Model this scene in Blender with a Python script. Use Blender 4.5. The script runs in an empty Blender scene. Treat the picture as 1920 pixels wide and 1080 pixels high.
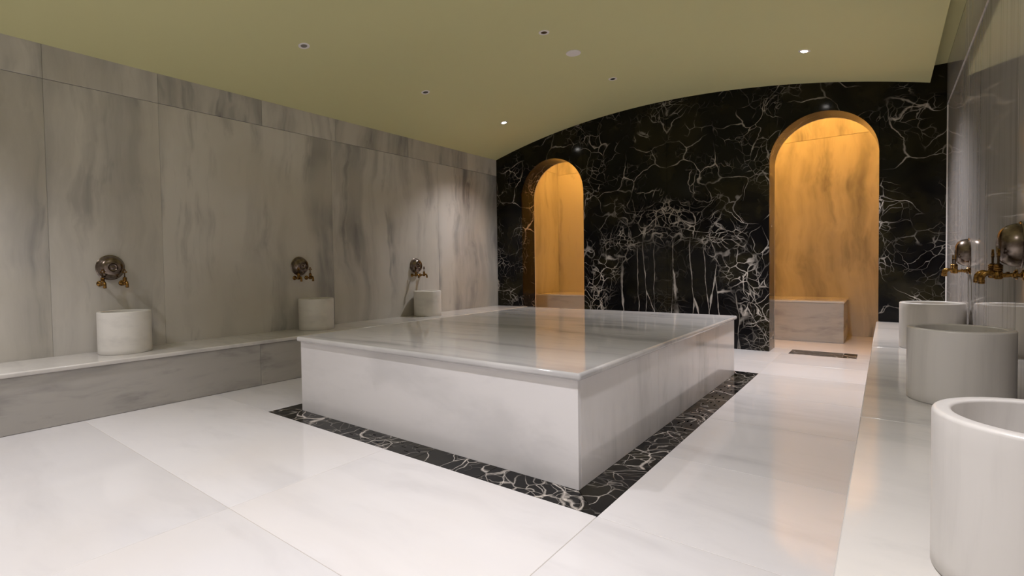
import bpy, bmesh, math, random
from mathutils import Vector, Matrix

# ------------------------------------------------------------------ camera, world, lights, exposure
sc = bpy.context.scene
C = sc.collection
F, YAW, PITCH, ROLL, PX, PY = 952.3122, 0.6752, -0.0287, -0.0160, -60.63, -12.50
fw = Vector((-math.sin(YAW) * math.cos(PITCH), math.cos(YAW) * math.cos(PITCH), math.sin(PITCH)))
r0 = Vector((math.cos(YAW), math.sin(YAW), 0)); u0 = r0.cross(fw)
rr = math.cos(ROLL) * r0 + math.sin(ROLL) * u0
uu = -math.sin(ROLL) * r0 + math.cos(ROLL) * u0
cam = bpy.data.cameras.new('camera'); cam_o = bpy.data.objects.new('camera', cam); C.objects.link(cam_o)
cam.sensor_fit = 'HORIZONTAL'; cam.sensor_width = 36; cam.lens = F / 1920 * 36
cam.shift_x = -PX / 1920; cam.shift_y = PY / 1920; cam.clip_start = .02
cam_o.matrix_world = Matrix(((rr.x, uu.x, -fw.x, 0), (rr.y, uu.y, -fw.y, 0), (rr.z, uu.z, -fw.z, 1.0), (0, 0, 0, 1)))
sc.camera = cam_o
w = bpy.data.worlds.new('world'); sc.world = w; w.use_nodes = True
w.node_tree.nodes['Background'].inputs[0].default_value = (.02, .02, .02, 1)
w.node_tree.nodes['Background'].inputs[1].default_value = 0.0
sc.view_settings.view_transform = 'Standard'; sc.view_settings.look = 'None'
sc.view_settings.gamma = 1; sc.view_settings.use_curve_mapping = False
sc.view_settings.exposure = 0.22
LAMP_W, LAMP_COL, LAMP_ANGLE = 150.0, (.99, .96, 1.0), 114
LED_STRENGTH, LED_COL = 62.0, (1.0, .46, .065)

# ------------------------------------------------------------------ dimensions
XW, XR, YB, YF = -4.784, .438, 6.434, -2.0          # left wall, right wall, back wall, wall behind the camera
ZB = .389                                           # bench height
ZJ = 2.415                                          # joint below the frieze
XBL, XBR = -4.236, -.075                            # bench fronts
XS0, XS1, YS0, YS1, ZS = -3.238, -1.059, 2.003, 4.950, .527
VCX, VR, VTOP, XV = -2.234, 9.22, 3.02, .313        # vault
WT = .363                                           # thickness of the dark wall
YN = 8.35                                           # back of the steam room
def vault_z(x): return VTOP - VR + math.sqrt(VR * VR - (x - VCX) ** 2)
random.seed(4)

# ------------------------------------------------------------------ materials
class NT:
    def __init__(s, name):
        s.m = bpy.data.materials.new(name); s.m.use_nodes = True; s.t = s.m.node_tree
        s.b = s.t.nodes['Principled BSDF']
    def n(s, typ, **kw):
        nd = s.t.nodes.new(typ)
        for k, v in kw.items(): setattr(nd, k, v)
        return nd
    def set(s, nd, key, val):
        if hasattr(val, 'is_linked') or isinstance(val, bpy.types.NodeSocket): s.t.links.new(val, nd.inputs[key])
        else: nd.inputs[key].default_value = val
    def math(s, op, a, b=None, c=None, clamp=False):
        nd = s.n('ShaderNodeMath', operation=op, use_clamp=clamp)
        for i, v in enumerate((a, b, c)):
            if v is not None: s.set(nd, i, v)
        return nd.outputs[0]
    def vmath(s, op, a, b=None, sc_=None):
        nd = s.n('ShaderNodeVectorMath', operation=op)
        s.set(nd, 0, a)
        if b is not None: s.set(nd, 1, b)
        if sc_ is not None: s.set(nd, 'Scale', sc_)
        return nd.outputs[0]
    def mapping(s, vec, rot=(0, 0, 0), scale=(1, 1, 1), loc=(0, 0, 0)):
        nd = s.n('ShaderNodeMapping'); s.set(nd, 'Vector', vec)
        nd.inputs['Rotation'].default_value = [math.radians(a) for a in rot]
        nd.inputs['Scale'].default_value = scale; nd.inputs['Location'].default_value = loc
        return nd.outputs[0]
    def noise(s, vec, scale=1, detail=4, rough=.5, dist=0):
        nd = s.n('ShaderNodeTexNoise'); s.set(nd, 'Vector', vec)
        nd.inputs['Scale'].default_value = scale; nd.inputs['Detail'].default_value = detail
        nd.inputs['Roughness'].default_value = rough; nd.inputs['Distortion'].default_value = dist
        return nd.outputs[0], nd.outputs[1]
    def smooth(s, v, a, b, lo=0., hi=1.):
        nd = s.n('ShaderNodeMapRange', interpolation_type='SMOOTHSTEP'); s.set(nd, 'Value', v)
        nd.inputs['From Min'].default_value = a; nd.inputs['From Max'].default_value = b
        nd.inputs['To Min'].default_value = lo; nd.inputs['To Max'].default_value = hi
        return nd.outputs[0]
    def mix(s, f, a, b):
        nd = s.n('ShaderNodeMix', data_type='RGBA')
        s.set(nd, 0, f)
        for i, v in ((6, a), (7, b)):
            s.set(nd, i, (*v, 1) if isinstance(v, tuple) and len(v) == 3 else v)
        return nd.outputs[2]
    def pos(s, per_object=9.0):
        g = s.n('ShaderNodeNewGeometry').outputs['Position']
        if not per_object: return g
        rnd = s.n('ShaderNodeObjectInfo').outputs['Random']
        k = s.n('ShaderNodeCombineXYZ')
        for i, f in enumerate((1.0, 1.7, .6)): s.set(k, i, s.math('MULTIPLY', rnd, per_object * f))
        return s.vmath('ADD', g, k.outputs[0])

def marble(name, base, dark, rot, stretch, rough=.2, amount=1.0, warm=None, fine=.5, per_object=9.0, cut=(.47, .72), spec=.5, tone=.06, detail=5):
    m = NT(name); P = m.pos(per_object)
    q = m.mapping(P, rot, stretch)
    _, wcol = m.noise(P, 1.1, 3, .5)
    q = m.vmath('ADD', q, m.vmath('SCALE', m.vmath('SUBTRACT', wcol, (.5, .5, .5)), sc_=.9))
    a, _ = m.noise(q, 1.0, detail, .55)
    b, _ = m.noise(m.vmath('ADD', q, (7.3, 2.1, 4.4)), 2.6, detail - 1, .6)
    cl, _ = m.noise(P, .8, 2, .5)
    va = m.smooth(a, *cut)
    vb = m.math('MULTIPLY', m.smooth(b, .52, .75), fine)
    f = m.math('MULTIPLY', m.math('ADD', va, vb, clamp=True), amount, clamp=True)
    f = m.math('MULTIPLY', f, m.smooth(cl, .25, .6, .45, 1.0))
    col = m.mix(f, base, dark)
    if warm: 
        wn, _ = m.noise(m.vmath('ADD', P, (3, 9, 1)), .9, 3)
        col = m.mix(m.smooth(wn, .42, .75, 0, .8), col, warm)
    tn = m.n('ShaderNodeHueSaturation'); m.set(tn, 'Color', col)
    m.set(tn, 'Value', m.smooth(m.n('ShaderNodeObjectInfo').outputs['Random'], 0, 1, 1 - tone, 1 + tone * .4))
    col = tn.outputs[0]
    m.set(m.b, 'Base Color', col)
    m.b.inputs['Roughness'].default_value = rough
    m.b.inputs['Specular IOR Level'].default_value = spec
    return m.m

def black_marble(name, bookmatch, rough=.1):
    m = NT(name)
    if bookmatch:
        P = m.pos(0); U = P; sx = m.n('ShaderNodeSeparateXYZ'); m.set(sx, 0, P)
        ax = m.math('ABSOLUTE', m.math('ADD', sx.outputs[0], 2.14)); z = sx.outputs[2]
        cb = m.n('ShaderNodeCombineXYZ'); m.set(cb, 0, ax); m.set(cb, 1, sx.outputs[1]); m.set(cb, 2, z); P = cb.outputs[0]
    else:
        P = m.pos(7.0); U = P
    _, w1 = m.noise(P, 2.0, 2.5, .48); _, w2 = m.noise(U, 7, 3, .6); _, w3 = m.noise(U, 1.6, 3, .5)
    d1 = m.vmath('SCALE', m.vmath('SUBTRACT', w1, (.5, .5, .5)), sc_=.55)
    d2 = m.vmath('SCALE', m.vmath('SUBTRACT', w2, (.5, .5, .5)), sc_=.055)
    Q = m.vmath('ADD', m.vmath('ADD', P, d1), m.vmath('ADD', d2, m.vmath('SCALE', m.vmath('SUBTRACT', w3, (.5, .5, .5)), sc_=.22)))
    QU = m.vmath('ADD', m.vmath('ADD', U, d1), d2)
    def cracks(vec, scale, width, seed, mlo, mhi, mscale=1.6, thick=1.0):
        if not bookmatch: mlo -= .09; mhi -= .07; thick *= 1.2
        vor = m.n('ShaderNodeTexVoronoi', feature='DISTANCE_TO_EDGE')
        m.set(vor, 'Vector', m.vmath('ADD', vec, (seed, seed * 2.3, seed * .7))); vor.inputs['Scale'].default_value = scale
        wn, _ = m.noise(m.vmath('ADD', P, (seed, 4, seed)), 5, 3, .6)
        wid = m.math('MULTIPLY', m.smooth(wn, .35, .75, .25, 1.6), width)
        line = m.math('SUBTRACT', 1.0, m.math('DIVIDE', vor.outputs['Distance'], wid), clamp=True)
        mn, _ = m.noise(m.vmath('ADD', P, (seed * 3, 1, 2)), mscale, 3, .55)
        return m.math('MULTIPLY', m.math('MULTIPLY', line, m.smooth(mn, mlo, mhi)), thick)
    big = cracks(Q, 2.1, .020, 3.1, .42, .62, thick=.75)
    mid = cracks(QU, 4.6, .028, 8.7, .49, .62, 1.6, .62)
    fin = cracks(QU, 11., .045, 5.2, .49, .65, 1.9, .48)
    tot = m.math('ADD', m.math('MAXIMUM', big, mid), fin, clamp=True)
    if bookmatch:
        # a dense arch of veining either side of the bookmatched seam, with long upright veins below it
        ex = m.math('DIVIDE', ax, 1.05); ez = m.math('DIVIDE', m.math('ADD', z, .05), 1.60)
        rad = m.math('SQRT', m.math('ADD', m.math('MULTIPLY', ex, ex), m.math('MULTIPLY', ez, ez)))
        dn, _ = m.noise(P, 3, 3, .6)
        rad = m.math('ADD', rad, m.math('MULTIPLY', m.math('SUBTRACT', dn, .5), .30))
        band = m.math('MULTIPLY', m.smooth(rad, .70, .90), m.smooth(rad, 1.06, 1.22, 1, 0))
        arch = m.math('MAXIMUM', cracks(Q, 5.5, .040, 2.2, .36, .56, 3.0, .85), cracks(QU, 13, .085, 6.6, .47, .62, 3.5, .65))
        tot = m.math('MAXIMUM', tot, m.math('MULTIPLY', arch, band))
        up = m.mapping(m.vmath('ADD', m.vmath('ADD', U, m.vmath('SCALE', d1, sc_=.22)), m.vmath('SCALE', d2, sc_=.35)), (0, 0, 0), (6.0, 1.0, .62))
        low = m.math('MULTIPLY', m.smooth(rad, .72, .98, 1, 0), m.smooth(z, 1.45, 1.15))
        up_l = cracks(up, 1.0, .036, 1.4, .25, .5, 2.5, .75)
        inside = m.smooth(rad, .80, .95)
        tot = m.math('MAXIMUM', m.math('MULTIPLY', tot, m.math('MAXIMUM', inside, .15)), m.math('MULTIPLY', up_l, low))
    pn, _ = m.noise(m.vmath('ADD', P, (5, 5, 5)), 1.5, 4, .6)
    base = m.mix(m.smooth(pn, .45, .66), (.0016, .0015, .002), (.0145, .0118, .0045))
    col = m.mix(tot, base, (.66, .60, .54))
    m.set(m.b, 'Base Color', col); m.b.inputs['Roughness'].default_value = rough
    m.b.inputs['Specular IOR Level'].default_value = .22
    return m.m

def plain(name, col, rough=.5, metal=0., vary=.0, scale=20, dark=None):
    m = NT(name)
    if vary:
        a, _ = m.noise(m.pos(5.0), scale, 4, .6)
        m.set(m.b, 'Base Color', m.mix(m.smooth(a, .35, .7, 0, vary), col, dark or tuple(c * .4 for c in col)))
    else: m.b.inputs['Base Color'].default_value = (*col, 1)
    m.b.inputs['Roughness'].default_value = rough; m.b.inputs['Metallic'].default_value = metal
    return m.m

def emit(name, col, strength):
    m = NT(name); m.b.inputs['Base Color'].default_value = (.8, .8, .8, 1)
    m.b.inputs['Emission Color'].default_value = (*col, 1); m.b.inputs['Emission Strength'].default_value = strength
    return m.m

M = {
 'wall_l': marble('streaked_grey_marble', (.62, .59, .545), (.215, .21, .212), (9, 0, 0), (1.0, 2.6, .22), rough=.32, warm=(.52, .485, .42), fine=.65, cut=(.40, .70), tone=.10),
 'wall_r': marble('polished_streaked_marble', (.62, .585, .56), (.42, .395, .385), (1, 0, 0), (1.0, 10.0, .22), rough=.04, fine=.9, spec=.5, tone=.03, detail=2.5),
 'wall_x': marble('streaked_marble_cross', (.62, .585, .53), (.25, .24, .23), (0, 12, 0), (2.4, 1.0, .28), rough=.3, fine=.5, cut=(.46, .74)),
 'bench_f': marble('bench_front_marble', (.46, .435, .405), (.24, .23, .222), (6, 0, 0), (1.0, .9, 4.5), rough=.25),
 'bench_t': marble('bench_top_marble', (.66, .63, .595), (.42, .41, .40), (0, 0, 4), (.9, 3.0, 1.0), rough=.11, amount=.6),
 'floor': marble('white_floor_marble', (.75, .728, .73), (.56, .54, .545), (0, 0, 3), (.6, 2.6, 1.0), rough=.085, amount=.55, warm=(.73, .69, .665), tone=.09),
 'slab_t': marble('platform_top_marble', (.66, .64, .63), (.38, .37, .37), (0, 0, 4), (.55, 3.4, 1.0), rough=.07, amount=.9),
 'slab_f': marble('platform_side_marble', (.74, .715, .71), (.55, .535, .535), (0, 5, 0), (1.0, 2.0, 2.6), rough=.16, amount=.6),
 'slab_r': marble('platform_flank_marble', (.72, .69, .675), (.46, .445, .435), (0, 0, 0), (1.0, 3.2, .8), rough=.10, amount=.8),
 'basin': marble('basin_marble', (.77, .74, .69), (.60, .575, .54), (12, 8, 0), (2.2, 2.6, 6.0), rough=.35, amount=.75),
 'basin_v': marble('basin_marble_upright', (.72, .69, .66), (.56, .535, .51), (0, 0, 0), (9, 9, .6), rough=.28, amount=.8),
 'black': black_marble('black_veined_marble', True),
 'black_p': black_marble('black_veined_marble_pieces', False, .14),
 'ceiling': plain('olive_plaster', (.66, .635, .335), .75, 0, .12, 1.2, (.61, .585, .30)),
 'grout': plain('grout', (.42, .38, .34), .8),
 'void': plain('dark_void', (.01, .01, .01), .8),
 'white': plain('white_trim', (.86, .82, .80), .45),
 'lens_off': plain('dark_lens', (.02, .018, .016), .25),
 'lens_grey': plain('grey_lens', (.22, .20, .18), .3),
 'lens_on': emit('lit_lens', (1, .95, .9), 40),
 'led': emit('warm_led', LED_COL, LED_STRENGTH),
 'brass': plain('aged_brass', (.40, .225, .065), .26, 1.0, .95, 70, (.045, .024, .009)),
 'bronze': plain('dark_bronze', (.10, .06, .03), .38, 1.0, .6, 60),
 'pewter': plain('tarnished_tin', (.25, .205, .175), .25, 1.0, .8, 26, (.085, .062, .05)),
}

# ------------------------------------------------------------------ mesh helpers
def link(name, me, mat, parent=None, loc=None, smooth=None):
    o = bpy.data.objects.new(name, me)
    for mm in (mat if isinstance(mat, (list, tuple)) else [mat]):
        if mm: me.materials.append(M[mm])
    C.objects.link(o)
    if loc is not None: o.location = loc
    if parent: o.parent = parent
    if smooth:
        for p in me.polygons: p.use_smooth = True
        me.set_sharp_from_angle(angle=math.radians(smooth))
    return o

def empty(name, loc=(0, 0, 0), rz=0):
    o = bpy.data.objects.new(name, None); C.objects.link(o); o.location = loc; o.rotation_euler.z = rz
    o.empty_display_size = .1; return o

def tag(o, label=None, cat=None, group=None, kind=None):
    for k, v in (('label', label), ('category', cat), ('group', group), ('kind', kind)):
        if v: o[k] = v
    return o

def box(name, x0, x1, y0, y1, z0, z1, mat, parent=None, bevel=0., seg=1):
    c = Vector(((x0 + x1) / 2, (y0 + y1) / 2, (z0 + z1) / 2))
    bm = bmesh.new(); bmesh.ops.create_cube(bm, size=1)
    bmesh.ops.scale(bm, vec=(x1 - x0, y1 - y0, z1 - z0), verts=bm.verts)
    if bevel: bmesh.ops.bevel(bm, geom=bm.edges[:], offset=bevel, segments=seg, profile=.5, affect='EDGES')
    me = bpy.data.meshes.new(name); bm.to_mesh(me); bm.free()
    o = link(name, me, mat, None, c)
    if seg > 1:                                       # rounded arrises smooth, the six faces truly flat
        for p in me.polygons: p.use_smooth = max(abs(v) for v in p.normal) < .9999
    if parent:
        o.parent = parent
        o.location = c - parent.location
    return o

def prism(name, pts, axis, a, b, mat, parent=None, mats_by=None, smooth=None):
    """extrude a 2-D outline (list of (u, v)) along axis from a to b; 'y' uses (x, z), 'x' uses (y, z), 'z' uses (x, y)"""
    n = len(pts); put = {'y': lambda p, t: (p[0], t, p[1]), 'x': lambda p, t: (t, p[0], p[1]), 'z': lambda p, t: (p[0], p[1], t)}[axis]
    vs = [put(p, a) for p in pts] + [put(p, b) for p in pts]
    fs = [list(range(n)), list(range(2 * n - 1, n - 1, -1))] + [[i, (i + 1) % n, n + (i + 1) % n, n + i] for i in range(n)]
    me = bpy.data.meshes.new(name); me.from_pydata(vs, [], fs)
    bm = bmesh.new(); bm.from_mesh(me); bmesh.ops.recalc_face_normals(bm, faces=bm.faces)
    bmesh.ops.triangulate(bm, faces=[f for f in bm.faces if len(f.verts) > 4]); bm.to_mesh(me); bm.free()
    o = link(name, me, mat, parent, None, smooth)
    if parent: o.location = -parent.location
    return o

def lathe_bm(profile, seg=48, axis='z'):
    """closed or open profile [(r, h)...] revolved about z"""
    bm = bmesh.new(); rings = []
    for r, h in profile:
        if r < 1e-6: rings.append([bm.verts.new((0, 0, h))])
        else: rings.append([bm.verts.new((r * math.cos(2 * math.pi * k / seg), r * math.sin(2 * math.pi * k / seg), h)) for k in range(seg)])
    for A, B in zip(rings, rings[1:]):
        for k in range(seg):
            k2 = (k + 1) % seg
            if len(A) == 1 and len(B) == 1: continue
            if len(A) == 1: bm.faces.new((A[0], B[k], B[k2]))
            elif len(B) == 1: bm.faces.new((A[k], B[0], A[k2]))
            else: bm.faces.new((A[k], B[k], B[k2], A[k2]))
    bmesh.ops.recalc_face_normals(bm, faces=bm.faces)
    if axis == 'x': bmesh.ops.rotate(bm, verts=bm.verts, cent=(0, 0, 0), matrix=Matrix.Rotation(math.pi / 2, 3, 'Y'))
    return bm

def from_bm(name, bm, mat, parent=None, loc=None, smooth=35):
    me = bpy.data.meshes.new(name); bm.to_mesh(me); bm.free()
    return link(name, me, mat, parent, loc, smooth)

def tube_bm(path, radii, seg=16):
    bm = bmesh.new(); rings = []
    P = [Vector(p) for p in path]
    for i, p in enumerate(P):
        t = (P[min(i + 1, len(P) - 1)] - P[max(i - 1, 0)]).normalized()
        s = Vector((0, 1, 0)); n = s.cross(t).normalized()
        rings.append([bm.verts.new(p + radii[i] * (math.cos(2 * math.pi * k / seg) * s + math.sin(2 * math.pi * k / seg) * n)) for k in range(seg)])
    for A, B in zip(rings, rings[1:]):
        for k in range(seg): bm.faces.new((A[k], B[k], B[(k + 1) % seg], A[(k + 1) % seg]))
    bm.faces.new(rings[0]); bm.faces.new(rings[-1])
    bmesh.ops.recalc_face_normals(bm, faces=bm.faces)
    return bm

def slotted(name, x0, x1, y0, y1, ztop, depth, holes, mat, parent):
    """a flat plate with real rectangular slots through it"""
    xs = sorted({x0, x1, *[h[0] for h in holes], *[h[1] for h in holes]})
    ys = sorted({y0, y1, *[h[2] for h in holes], *[h[3] for h in holes]})
    solid = {}
    for i in range(len(xs) - 1):
        for j in range(len(ys) - 1):
            cx, cy = (xs[i] + xs[i + 1]) / 2, (ys[j] + ys[j + 1]) / 2
            solid[i, j] = not any(h[0] < cx < h[1] and h[2] < cy < h[3] for h in holes)
    bm = bmesh.new(); V = {}
    def v(i, j, k):
        if (i, j, k) not in V: V[i, j, k] = bm.verts.new((xs[i], ys[j], ztop - k * depth))
        return V[i, j, k]
    for (i, j), s in solid.items():
        if not s: continue
        bm.faces.new((v(i, j, 0), v(i + 1, j, 0), v(i + 1, j + 1, 0), v(i, j + 1, 0)))
        for di, dj, a, b in ((-1, 0, (i, j + 1), (i, j)), (1, 0, (i + 1, j), (i + 1, j + 1)), (0, -1, (i, j), (i + 1, j)), (0, 1, (i + 1, j + 1), (i, j + 1))):
            if not solid.get((i + di, j + dj), False):
                bm.faces.new((v(*a, 1), v(*b, 1), v(*b, 0), v(*a, 0)))
    o = from_bm(name, bm, mat, parent, None, None)
    o.location = -parent.location
    return o

# ------------------------------------------------------------------ floor
floor = box('floor', XW - .2, XR + .2, YF - .2, YN + .2, -.12, -.022, 'grout'); tag(floor, 'white marble floor of large polished slabs', kind='structure')
G = .0011
def tile(x0, x1, y0, y1, mat='floor', name='floor_tile', zt=0.0):
    return box(name, x0 + G, x1 - G, y0 + G, y1 - G, zt - .02, zt, mat, floor, .0012)
BW = .166
for gx0, gx1, gy0, gy1 in ((XBL, XBR, YF, YS0 - BW - .01), (XBL, XBR, YS1 + BW + .01, 6.39), (XBL, XS0 - BW - .01, YS0 - BW, YS1 + BW), (XS1 + BW + .01, XBR, YS0 - BW, YS1 + BW)):
    box('grout_bed', gx0, gx1, gy0, gy1, -.0215, -.0012, 'grout', floor)
bx0, bx1, by0, by1 = XS0 - BW, XS1 + BW, YS0 - BW, YS1 + BW
XM, XE = -2.16, bx1
for y0, y1 in ((YF, -.72), (-.72, .13), (.13, .98), (.98, by0)):
    tile(XBL, XM, y0, y1); tile(XM, XE, y0, y1); tile(XE, XBR, y0, y1)
for y0, y1 in ((by0, 2.64), (2.64, 3.46), (3.46, 4.28), (4.28, by1)):
    tile(XE, XBR, y0, y1); tile(XBL, bx0, y0, y1)
for y0, y1 in ((by1, 5.75), (5.75, 6.40)):
    for x0, x1 in ((XBL, -3.3), (-3.3, XM), (XM, XE), (XE, XBR)): tile(x0, x1, y0, y1)
DX0, DX1, DY0, DY1 = -.830, -.232, 6.402, 6.742       # sunken drain in the doorway
tile(XW, -2.5, 6.40, YN); tile(-2.5, DX0, 6.40, DY1); tile(DX1, XR, 6.40, DY1); tile(-2.5, XR, DY1, YN)
# black border around the platform, mitred corners and two slotted lengths
def strip_poly(pts, zt=0.0):
    o = prism('border_piece', pts, 'z', -.02, zt, 'black_p', floor); return o
g = .0014
xs = [bx0, -2.62, -1.935, -1.51, bx1]
for i in range(4):                                      # front
    a, b = xs[i], xs[i + 1]
    ia, ib = (XS0 if i == 0 else a), (XS1 if i == 3 else b)
    if i == 1:
        holes = []
        for k in range(5):
            cx = a + .10 + k * .12
            for q, cy in enumerate((by0 + .045, by0 + .083, by0 + .121)):
                c = cx + (.06 if q == 1 else 0)
                if c + .03 < b - .01: holes.append((c - .017, c + .017, cy - .0032, cy + .0032))
        slotted('slotted_drain_plate', a + g, b - g, by0 + g, YS0 - g, 0, .02, holes, 'black_p', floor)
    else:
        strip_poly([(a + g, by0 + g), (b - g, by0 + g), (ib - g, YS0 - g), (ia + g, YS0 - g)])
ys = [by0, 2.40, 3.05, 3.72, 4.62, by1]
for i in range(5):                                      # right flank
    a, b = ys[i], ys[i + 1]
    ia, ib = (YS0 if i == 0 else a), (YS1 if i == 4 else b)
    if i in (2, 3):
        holes = []
        for k in range(int((b - a - .08) / .125)):
            cy = a + .07 + k * .125
            for q, cx in enumerate((XS1 + .045, XS1 + .083, XS1 + .121)):
                c = cy + (.062 if q == 1 else 0)
                if c + .03 < b: holes.append((cx - .0042, cx + .0042, c - .017, c + .017))
        slotted('slotted_drain_plate', XS1 + g, bx1 - g, a + g, b - g, 0, .02, holes, 'black_p', floor)
    else:
        strip_poly([(bx1 - g, a + g), (bx1 - g, b - g), (XS1 + g, ib - g), (XS1 + g, ia + g)])
for i, (a, b) in enumerate(((by0, 3.4), (3.4, by1))):   # left flank
    strip_poly([(bx0 + g, a + g), (XS0 - g, (YS0 if i == 0 else a) + g), (XS0 - g, (YS1 if i == 1 else b) - g), (bx0 + g, b - g)])
for i, (a, b) in enumerate(((bx0, XM), (XM, bx1))):     # back
    strip_poly([((XS0 if i == 0 else a) + g, YS1 + g), ((XS1 if i == 1 else b) - g, YS1 + g), (b - g, by1 - g), (a + g, by1 - g)])
chan = box('drain_channel', bx0 + .01, bx1 - .01, by0 + .01, by1 - .01, -.0219, -.0205, 'void', floor)

# ------------------------------------------------------------------ walls
wl = box('wall_left', XW - .25, XW - .010, YF - .2, YN + .2, -.1, 3.3, 'grout'); tag(wl, 'grey streaked marble wall above the basins', kind='structure')
ycuts = [YF, -.76, .94, 1.69, 3.39, 5.09, YB]
for a, b in zip(ycuts, ycuts[1:]):
    box('panel', XW - .022, XW, a + .0005, b - .0005, .2, ZJ - .0012, 'wall_l', wl, .0012)
fcuts = [YF, -.76, .94, 1.69, 2.60, 3.45, 4.55, 5.72, YB]
for a, b in zip(fcuts, fcuts[1:]):
    box('frieze_panel', XW - .022, XW + .004, a + .0007, b - .0007, ZJ + .0015, 3.25, 'wall_l', wl, .0015)
box('niche_panel', XW - .022, XW, YB + WT, YN, 0, 2.70, 'wall_l', wl, .0015)
box('niche_panel', XW - .022, XW, YB + WT, YN, 2.703, 3.27, 'wall_l', wl, .0015)

wr = box('wall_right', XR + .008, XR + .25, YF - .2, YN + .2, -.1, 3.3, 'grout'); tag(wr, 'polished grey marble wall with fine upright streaks', kind='structure')
rcuts = [YF, -.24, 1.46, 3.16, 4.86, YB - .004]
for a, b in zip(rcuts, rcuts[1:]):
    box('panel', XR, XR + .022, a + .001, b - .001, .2, ZJ + .018, 'wall_r', wr, .0022, 2)
    box('frieze_panel', XR - .006, XR + .022, a + .001, b - .001, ZJ + .0215, 3.25, 'wall_r', wr, .0015)
box('corner_seal', XR - .005, XR + .002, YB - .005, YB - .0005, ZB + .001, ZJ + .018, 'white', wr)
box('niche_panel', XR, XR + .022, YB + WT, YN, 0, 3.27, 'wall_l', wr, .0015)

wf = box('wall_front', XW - .25, XR + .25, YF - .25, YF - .024, -.1, 3.3, 'grout'); tag(wf, 'grey marble wall behind the viewer', kind='structure')
for a, b in ((XW, -3.2), (-3.2, -1.5), (-1.5, XR)):
    box('panel', a + .001, b - .001, YF - .022, YF, 0, 3.25, 'wall_x', wf, .0015)

# dark bookmatched wall with two round-headed openings
ARCH = ((-3.799, .512, 2.033), (-.5385, .4785, 2.090))
ZT = 3.29
def arc_pts(cx, r, zs, n=40, rev=False):
    p = [(cx - r * math.cos(math.pi * k / n), zs + r * math.sin(math.pi * k / n)) for k in range(n + 1)]
    return p[::-1] if rev else p
wb = empty('wall_back', (XM, YB, 0)); tag(wb, 'black marble wall with white veining and two arches', kind='structure')
E0 = YB + .022
(c1, r1, s1), (c2, r2, s2) = ARCH
pg = .0010
outline = [(XW, 0), (c1 - r1, 0)] + arc_pts(c1, r1, s1) + [(c1 + r1, 0), (c2 - r2, 0)] + arc_pts(c2, r2, s2) + [(c2 + r2, 0), (XR, 0), (XR, ZT), (XW, ZT)]
core = prism('core', outline, 'y', E0 + .001, YB + WT - .02, 'black', wb, smooth=30)
inner = prism('inner_lining', outline, 'y', YB + WT - .019, YB + WT, 'wall_x', wb, smooth=30)
for a, b in ((XW, c1 - r1), (c1 + r1, -2.14), (-2.14, c2 - r2), (c2 + r2, XR)):
    box('panel', a + pg, b - pg, YB, E0, 0, ZT, 'black', wb, .0008)
for cx, r, zs in ARCH:
    pts = [(cx - r + pg, ZT)] + [(max(cx - r + pg, min(cx + r - pg, x)), z) for x, z in arc_pts(cx, r, zs)] + [(cx + r - pg, ZT)]
    prism('arch_panel', pts, 'y', YB, E0, 'black', wb, smooth=30)

# steam room behind the arches
wn = box('wall_niche', XW - .2, XR + .2, YN + .024, YN + .25, -.1, 3.3, 'grout'); tag(wn, 'amber lit marble wall inside the arches', kind='structure')
ncuts = [XW, -3.2, -2.2, -1.35, XR]
for a, b in zip(ncuts, ncuts[1:]):
    box('panel', a + .001, b - .001, YN, YN + .022, 0, 2.668, 'wall_x', wn, .0012)
for a, b in zip(ncuts, ncuts[1:]):
    box('frieze_panel', a + .001, b - .001, YN + .006, YN + .022, 2.672, 3.27, 'wall_x', wn, .0012)
nc = box('ceiling_niche', XW, XR, YB + WT, YN, 3.27, 3.3, 'white'); tag(nc, 'white ceiling hidden above the arches', kind='structure')

# ------------------------------------------------------------------ ceiling
cp = []
NSEG = 64
for k in range(NSEG + 1):
    x = XW + .005 + (XV - XW - .005) * k / NSEG
    cp.append((x, vault_z(x)))
top = [(XV, 3.20), (XW + .005, 3.20)]
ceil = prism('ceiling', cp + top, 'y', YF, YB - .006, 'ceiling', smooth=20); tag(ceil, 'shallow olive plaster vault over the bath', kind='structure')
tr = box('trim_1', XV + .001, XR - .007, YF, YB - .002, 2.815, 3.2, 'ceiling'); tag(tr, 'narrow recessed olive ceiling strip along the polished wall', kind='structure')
rf = box('ceiling_roof', XW - .25, XR + .25, YF - .25, YN + .25, 3.3, 3.4, 'void'); tag(rf, 'roof slab above the vault', kind='structure')

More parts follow.
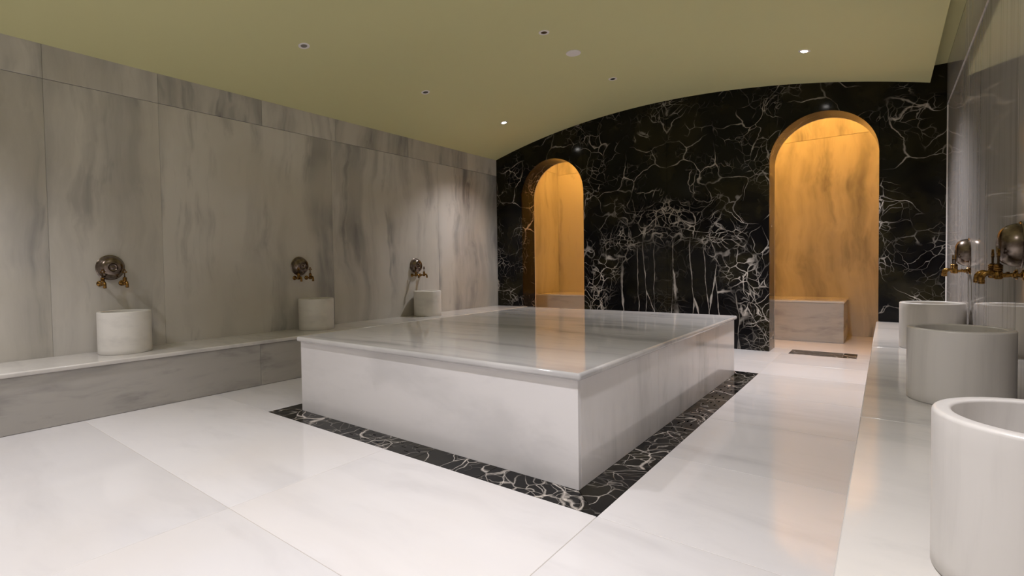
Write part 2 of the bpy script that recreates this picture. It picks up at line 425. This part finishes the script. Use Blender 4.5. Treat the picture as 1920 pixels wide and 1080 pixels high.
# ------------------------------------------------------------------ benches
def bench(x0, x1, left):
    b = empty('marble_bench', ((x0 + x1) / 2, 2.3, 0))
    if left:
        box('base', x0 + .002, x1 - .03, YF + .002, YB - .002, 0.001, ZB - .034, 'grout', b)
        cuts = [YF, .33, 2.232, 4.13, YB - .002]
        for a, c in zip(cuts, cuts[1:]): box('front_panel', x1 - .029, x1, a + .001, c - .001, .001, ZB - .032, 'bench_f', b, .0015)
        cuts = [YF, .3, YB - .002]
        for a, c in zip(cuts, cuts[1:]): box('seat_slab', x0 + .001, x1 + .012, a + .0008, c - .0008, ZB - .031, ZB, 'bench_t', b, .009, 3)
    else:
        box('base', x0 + .03, x1 - .002, YF + .002, YB - .002, 0.001, ZB - .034, 'grout', b)
        cuts = [YF, .33, 2.232, 4.13, YB - .002]
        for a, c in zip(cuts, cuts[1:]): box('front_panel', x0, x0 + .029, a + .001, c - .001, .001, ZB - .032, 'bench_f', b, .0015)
        cuts = [YF, .62, 2.47, 4.53, YB - .002]
        for a, c in zip(cuts, cuts[1:]): box('seat_slab', x0 - .002, x1 - .001, a + .0008, c - .0008, ZB - .031, ZB, 'bench_t', b, .004, 2)
    return b
tag(bench(XW, XBL, True), 'long low marble bench with rounded edge under the grey wall taps', 'bench')
tag(bench(XBR, XR, False), 'white marble bench in the foreground carrying the big basins', 'bench')

nb = empty('niche_bench', (-2.6, 7.9, 0))
NB0, NB1, NF, NZ = XW, -.395, 7.50, .512
box('base', NB0 + .002, NB1 - .024, NF + .024, YN - .002, .001, NZ - .026, 'grout', nb)
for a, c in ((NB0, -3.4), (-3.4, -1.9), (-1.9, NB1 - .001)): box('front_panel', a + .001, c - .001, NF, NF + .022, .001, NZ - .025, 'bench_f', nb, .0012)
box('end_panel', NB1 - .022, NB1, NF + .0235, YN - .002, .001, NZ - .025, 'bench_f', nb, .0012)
for a, c in ((NB0, -2.6), (-2.6, NB1 + .006)): box('seat_slab', a + .001, c - .001, NF - .006, YN - .002, NZ - .024, NZ, 'bench_t', nb, .003, 2)
tag(nb, 'amber lit marble bench inside the arched steam room', 'bench')

# ------------------------------------------------------------------ heated platform
hp = empty('heated_platform', ((XS0 + XS1) / 2, (YS0 + YS1) / 2, 0))
LIP = .034
box('core', XS0 + .026, XS1 - .026, YS0 + .026, YS1 - .026, .0, ZS - LIP - .003, 'grout', hp)
box('side_panel', XS0, XS1, YS0, YS0 + .025, 0, ZS - LIP - .001, 'slab_f', hp, .0006)
for a, b in ((YS0 + .0252, 3.02), (3.0205, 4.0), (4.0005, YS1 - .0252)): box('side_panel', XS1 - .025, XS1, a, b, 0, ZS - LIP - .001, 'slab_r', hp, .0015)
box('side_panel', XS0, XS1, YS1 - .025, YS1, 0, ZS - LIP - .001, 'slab_f', hp, .0006)
box('side_panel', XS0, XS0 + .025, YS0 + .0255, YS1 - .0255, 0, ZS - LIP - .001, 'slab_r', hp, .0015)
box('top_slab', XS0 - .022, XS1 + .022, YS0 - .022, YS1 + .022, ZS - LIP, ZS, 'slab_t', hp, .013, 4)
tag(hp, 'large rectangular heated marble platform in the middle of the room', 'platform')

# drain cover in the right-hand doorway
dc = empty('drain_cover', ((DX0 + DX1) / 2, (DY0 + DY1) / 2, 0))
for a, b in ((DX0, -.352), (-.352, DX1)): box('plate', a + .003, b - .003, DY0 + .004, DY1 - .004, -.0215, -.001, 'black_p', dc, .001)
tag(dc, 'dark drain cover set in the floor of the tall right doorway', 'drain')

# ------------------------------------------------------------------ basins
def basin_mesh(rad=.174, h=.316, t=.030):
    pr = [(0, 0), (rad - .004, 0), (rad, .004)]
    for k in range(9): pr.append((rad, .004 + (h - .012) * (k + 1) / 9))
    for k in range(1, 5): a = math.pi / 2 * k / 4; pr.append((rad - .008 + .008 * math.cos(a), h - .008 + .008 * math.sin(a)))
    for k in range(0, 5): a = math.pi / 2 * k / 4; pr.append((rad - t + .006 - .006 * math.sin(a), h - .006 + .006 * math.cos(a)))
    pr += [(rad - t, .10), (rad - t - .01, .07), (rad - t - .035, .055), (.03, .05), (0, .05)]
    bm = lathe_bm(pr, 96); me = bpy.data.meshes.new('stone_basin'); bm.to_mesh(me); bm.free()
    for p in me.polygons: p.use_smooth = True
    me.set_sharp_from_angle(angle=math.radians(50)); return me
mb_l, mb_r = basin_mesh(), basin_mesh()
mb_l.materials.append(M['basin']); mb_r.materials.append(M['basin_v'])
BAS = [(-4.578, 1.335, mb_l, 'round marble basin nearest the viewer on the long grey wall bench'),
       (-4.578, 3.020, mb_l, 'round marble basin just behind the platform corner, middle of the grey wall row'),
       (-4.578, 4.645, mb_l, 'small looking marble basin farthest along the grey wall bench'),
       (.247, 1.365, mb_r, 'big marble basin closest to the viewer, cut by the picture edge'),
       (.247, 2.985, mb_r, 'marble basin in shade, middle of the foreground bench row'),
       (.247, 4.665, mb_r, 'marble basin of the foreground bench nearest the black wall')]
for x, y, me, lab in BAS:
    o = bpy.data.objects.new('stone_basin', me); C.objects.link(o); o.location = (x, y, ZB); o.rotation_euler.z = y * 2
    tag(o, lab, 'basin', 'cylindrical marble basins on the benches')

# ------------------------------------------------------------------ taps and bowls (local +x points away from the wall)
def tap_meshes():
    r = {}
    bm = lathe_bm([(0, 0), (.021, 0), (.023, .003), (.021, .007), (.012, .010), (.0095, .013), (.0095, .013), (0, .013)], 24, 'x'); r['flange'] = (bm, 'brass')
    pr = [(0, .012), (.0075, .012), (.0075, .022), (.0125, .024), (.0125, .032), (.0085, .035), (.007, .043), (.0085, .050), (.010, .066), (0, .066)]
    r['stem'] = (lathe_bm(pr, 20, 'x'), 'brass')
    pr = [(0, -.016), (.011, -.016), (.0145, -.012), (.0145, .012), (.012, .016), (.0145, .018), (.0145, .023), (.0125, .025), (.0145, .027), (.0145, .032), (.0125, .034), (.0145, .036), (.0145, .041), (.011, .045), (0, .045)]
    bm = lathe_bm(pr, 24); bmesh.ops.translate(bm, verts=bm.verts, vec=(.0755, 0, 0)); r['valve_body'] = (bm, 'brass')
    path = [(.080, 0, .003), (.095, 0, .008), (.106, 0, .010), (.116, 0, .006), (.123, 0, -.004), (.125, 0, -.014), (.125, 0, -.024)]
    r['spout'] = (tube_bm(path, [.010, .0105, .011, .0112, .011, .0105, .0105]), 'brass')
    pr = [(0, -.036), (.009, -.036), (.0115, -.034), (.0115, -.030), (.0105, -.029), (.012, -.027), (.012, -.021), (0, -.021)]
    bm = lathe_bm(pr, 20); bmesh.ops.translate(bm, verts=bm.verts, vec=(.125, 0, 0)); r['nozzle'] = (bm, 'brass')
    pr = [(0, .044), (.010, .044), (.010, .048), (.0042, .051), (.0042, .074), (.006, .076), (.006, .080), (0, .080)]
    bm = lathe_bm(pr, 16); bmesh.ops.translate(bm, verts=bm.verts, vec=(.0755, 0, 0)); r['spindle'] = (bm, 'bronze')
    # trefoil handle, a flat cast leaf standing across the spindle with a pierced middle
    out, inn = [], []
    N = 48
    for k in range(N):
        a = 2 * math.pi * k / N
        R_ = .0185 * (.76 + .24 * math.cos(3 * (a - math.pi / 2)))
        out.append((R_ * math.cos(a), .092 + R_ * math.sin(a)))
        R_ = .0085 * (.80 + .20 * math.cos(3 * (a - math.pi / 2)))
        inn.append((R_ * math.cos(a), .092 + R_ * math.sin(a)))
    bm = bmesh.new(); vo = [[bm.verts.new((.0755 + s, y, z)) for y, z in L] for s in (.0035, -.0035) for L in (out, inn)]
    fo, fi, bo, bi = vo
    for k in range(N):
        j = (k + 1) % N
        bm.faces.new((fo[k], fo[j], fi[j], fi[k])); bm.faces.new((bo[k], bi[k], bi[j], bo[j]))
        bm.faces.new((fo[k], bo[k], bo[j], fo[j])); bm.faces.new((fi[k], fi[j], bi[j], bi[k]))
    bmesh.ops.recalc_face_normals(bm, faces=bm.faces)
    r['handle'] = (bm, 'brass')
    out = {}
    for n, (bm, mt) in r.items():
        me = bpy.data.meshes.new(n); bm.to_mesh(me); bm.free(); me.materials.append(M[mt])
        for p in me.polygons: p.use_smooth = True
        me.set_sharp_from_angle(angle=math.radians(38)); out[n] = me
    return out
TAP = tap_meshes()
def tap(x, y, z, rz, lab, grp):
    t = empty('brass_tap', (x, y, z), rz); tag(t, lab, 'tap', grp)
    made = {}
    for n, me in TAP.items():
        o = bpy.data.objects.new(n, me); C.objects.link(o)
        o.parent = made[{'nozzle': 'spout', 'handle': 'spindle'}[n]] if n in ('nozzle', 'handle') else t
        made[n] = o
    return t
def bowl_meshes():
    R_, D = .099, .070
    pr = [(0, .010), (.05, .010), (R_ - .010, .006), (R_ - .006, .001), (R_ - .002, 0), (R_, .003), (R_ - .002, .006), (R_ - .007, .008)]
    for k in range(1, 11):                            # belly
        a = math.pi / 2 * k / 10
        rr_ = .036 + (R_ - .043) * math.cos(a) ** .9 if k < 10 else .036
        pr.append((rr_, .008 + (D - .008) * math.sin(a) ** 1.05))
    pr += [(.033, D + .001), (.030, D - .003), (.028, D - .010), (.018, D - .013), (.010, D - .010), (0, D - .008)]
    a = lathe_bm(pr, 64, 'x')
    ring = [(.0365 + .0022 * math.cos(t), D - .001 + .0022 * math.sin(t)) for t in [2 * math.pi * k / 8 for k in range(9)]]
    b = lathe_bm(ring, 48, 'x')
    res = []
    for n, bm in (('body', a), ('foot_ring', b)):
        me = bpy.data.meshes.new(n); bm.to_mesh(me); bm.free(); me.materials.append(M['pewter'])
        for p in me.polygons: p.use_smooth = True
        me.set_sharp_from_angle(angle=math.radians(60)); res.append((n, me))
    return res
BOWL = bowl_meshes()
def bowl(x, y, z, rz, lab):
    t = empty('metal_bowl', (x, y, z), rz); tag(t, lab, 'bowl', 'tinned bowls hung above the taps')
    for n, me in BOWL:
        o = bpy.data.objects.new(n, me); C.objects.link(o); o.parent = t
SETS = [(XW, 0, 1.311, 1.040, (1.238, 1.384), .916, 'nearest the viewer on the grey wall'),
        (XW, 0, 2.966, 1.036, (2.908, 3.044), .914, 'in the middle of the grey wall row'),
        (XW, 0, 4.640, 1.026, (4.574, 4.722), .904, 'farthest along the grey wall'),
        (XR, math.pi, 3.057, 1.054, (2.985, 3.130), .930, 'on the polished wall beside the picture edge'),
        (XR, math.pi, 4.747, 1.044, (4.675, 4.820), .920, 'on the polished wall near the black wall')]
for x, rz, yb_, zb_, ty, tz, where in SETS:
    bowl(x, yb_, zb_, rz, 'round tarnished tin bowl hung flat ' + where)
    for k, y in enumerate(ty):
        side = ('left' if k == 0 else 'right') if rz == 0 else ('nearer' if k == 0 else 'farther')
        tap(x, y, tz, rz, side + ' brass tap under the bowl ' + where, 'paired brass taps above the basins')

# ------------------------------------------------------------------ ceiling fittings
def ring_mesh():
    pr = [(.027, -.030), (.027, .001), (.029, .004), (.040, .005), (.046, .002), (.047, -.002), (.027, -.030)]
    bm = lathe_bm(pr, 40); me = bpy.data.meshes.new('trim_ring'); bm.to_mesh(me); bm.free(); me.materials.append(M['white'])
    for p in me.polygons: p.use_smooth = True
    me.set_sharp_from_angle(angle=math.radians(40)); return me
RING = ring_mesh()
def disc_mesh(name, r, mat, h0, h1):
    bm = lathe_bm([(0, h0), (r, h0), (r, h1 - .001), (r - .002, h1), (0, h1)], 40); me = bpy.data.meshes.new(name); bm.to_mesh(me); bm.free(); me.materials.append(M[mat])
    return me
LENS = {k: disc_mesh('lens', .0268, k, -.01, .0015) for k in ('lens_off', 'lens_grey', 'lens_on')}
def fitting(x, y, kind, lab, power=1.0):
    z = vault_z(x); nrm = Vector((-(x - VCX), 0, -(z - (VTOP - VR)))).normalized()   # points down into the room
    t = empty('recessed_downlight', (x, y, z)); t.rotation_mode = 'QUATERNION'
    t.rotation_quaternion = Vector((0, 0, 1)).rotation_difference(nrm)
    tag(t, lab, 'downlight', 'recessed downlights in the vault')
    for n, me in (('trim_ring', RING), ('lens', LENS[kind])):
        o = bpy.data.objects.new(n, me); C.objects.link(o); o.parent = t
    if kind == 'lens_on':
        L = bpy.data.lights.new('downlight_beam', 'SPOT'); L.energy = LAMP_W * power; L.color = LAMP_COL
        L.spot_size = math.radians(LAMP_ANGLE); L.spot_blend = 1.0; L.shadow_soft_size = .06
        lo = bpy.data.objects.new('downlight_beam', L); C.objects.link(lo); lo.location = (x, y, z - .03)
fitting(-3.833, 2.474, 'lens_grey', 'unlit ceiling downlight with grey lens, nearest the grey wall')
fitting(-3.859, 3.945, 'lens_off', 'unlit ceiling downlight with dark lens, second along the grey wall side')
fitting(-3.894, 5.422, 'lens_on', 'lit ceiling downlight above the small left arch', .8)
fitting(-2.326, 3.852, 'lens_off', 'unlit dark ceiling downlight just beyond the top middle, near the white disc')
fitting(-2.334, 5.288, 'lens_off', 'unlit dark ceiling downlight closest to the middle of the black wall')
fitting(-.579, 5.395, 'lens_on', 'brightest lit ceiling downlight in front of the right arch', 1.8)
for x, y, pw, lab in ((-2.33, .97, .62, 'lit ceiling downlight above the floor just in front of the platform'),
                      (-.58, -.47, 1, 'lit ceiling downlight behind the viewer beside the foreground bench'),
                      (-3.87, -.47, 1.35, 'lit ceiling downlight behind the viewer on the grey wall side'),
                      (-.58, 1.0, 1.15, 'lit ceiling downlight overhead between viewer and nearest big basin')):
    fitting(x, y, 'lens_on', lab, pw)
disc = empty('ceiling_cover_plate', (-2.334, 4.396, vault_z(-2.334)))
from_bm('plate', lathe_bm([(0, .003), (.070, .003), (.070, -.006), (.067, -.009), (0, -.010)], 48), 'white', disc, None, 40)
tag(disc, 'plain white round cover plate on the olive ceiling', 'cover plate')

# hidden warm light strip of the steam room
led = box('light_strip', XW + .05, XR - .05, YN - .76, YN - .73, 3.245, 3.265, 'led'); tag(led, 'warm light strip hidden above the arches', 'light strip')
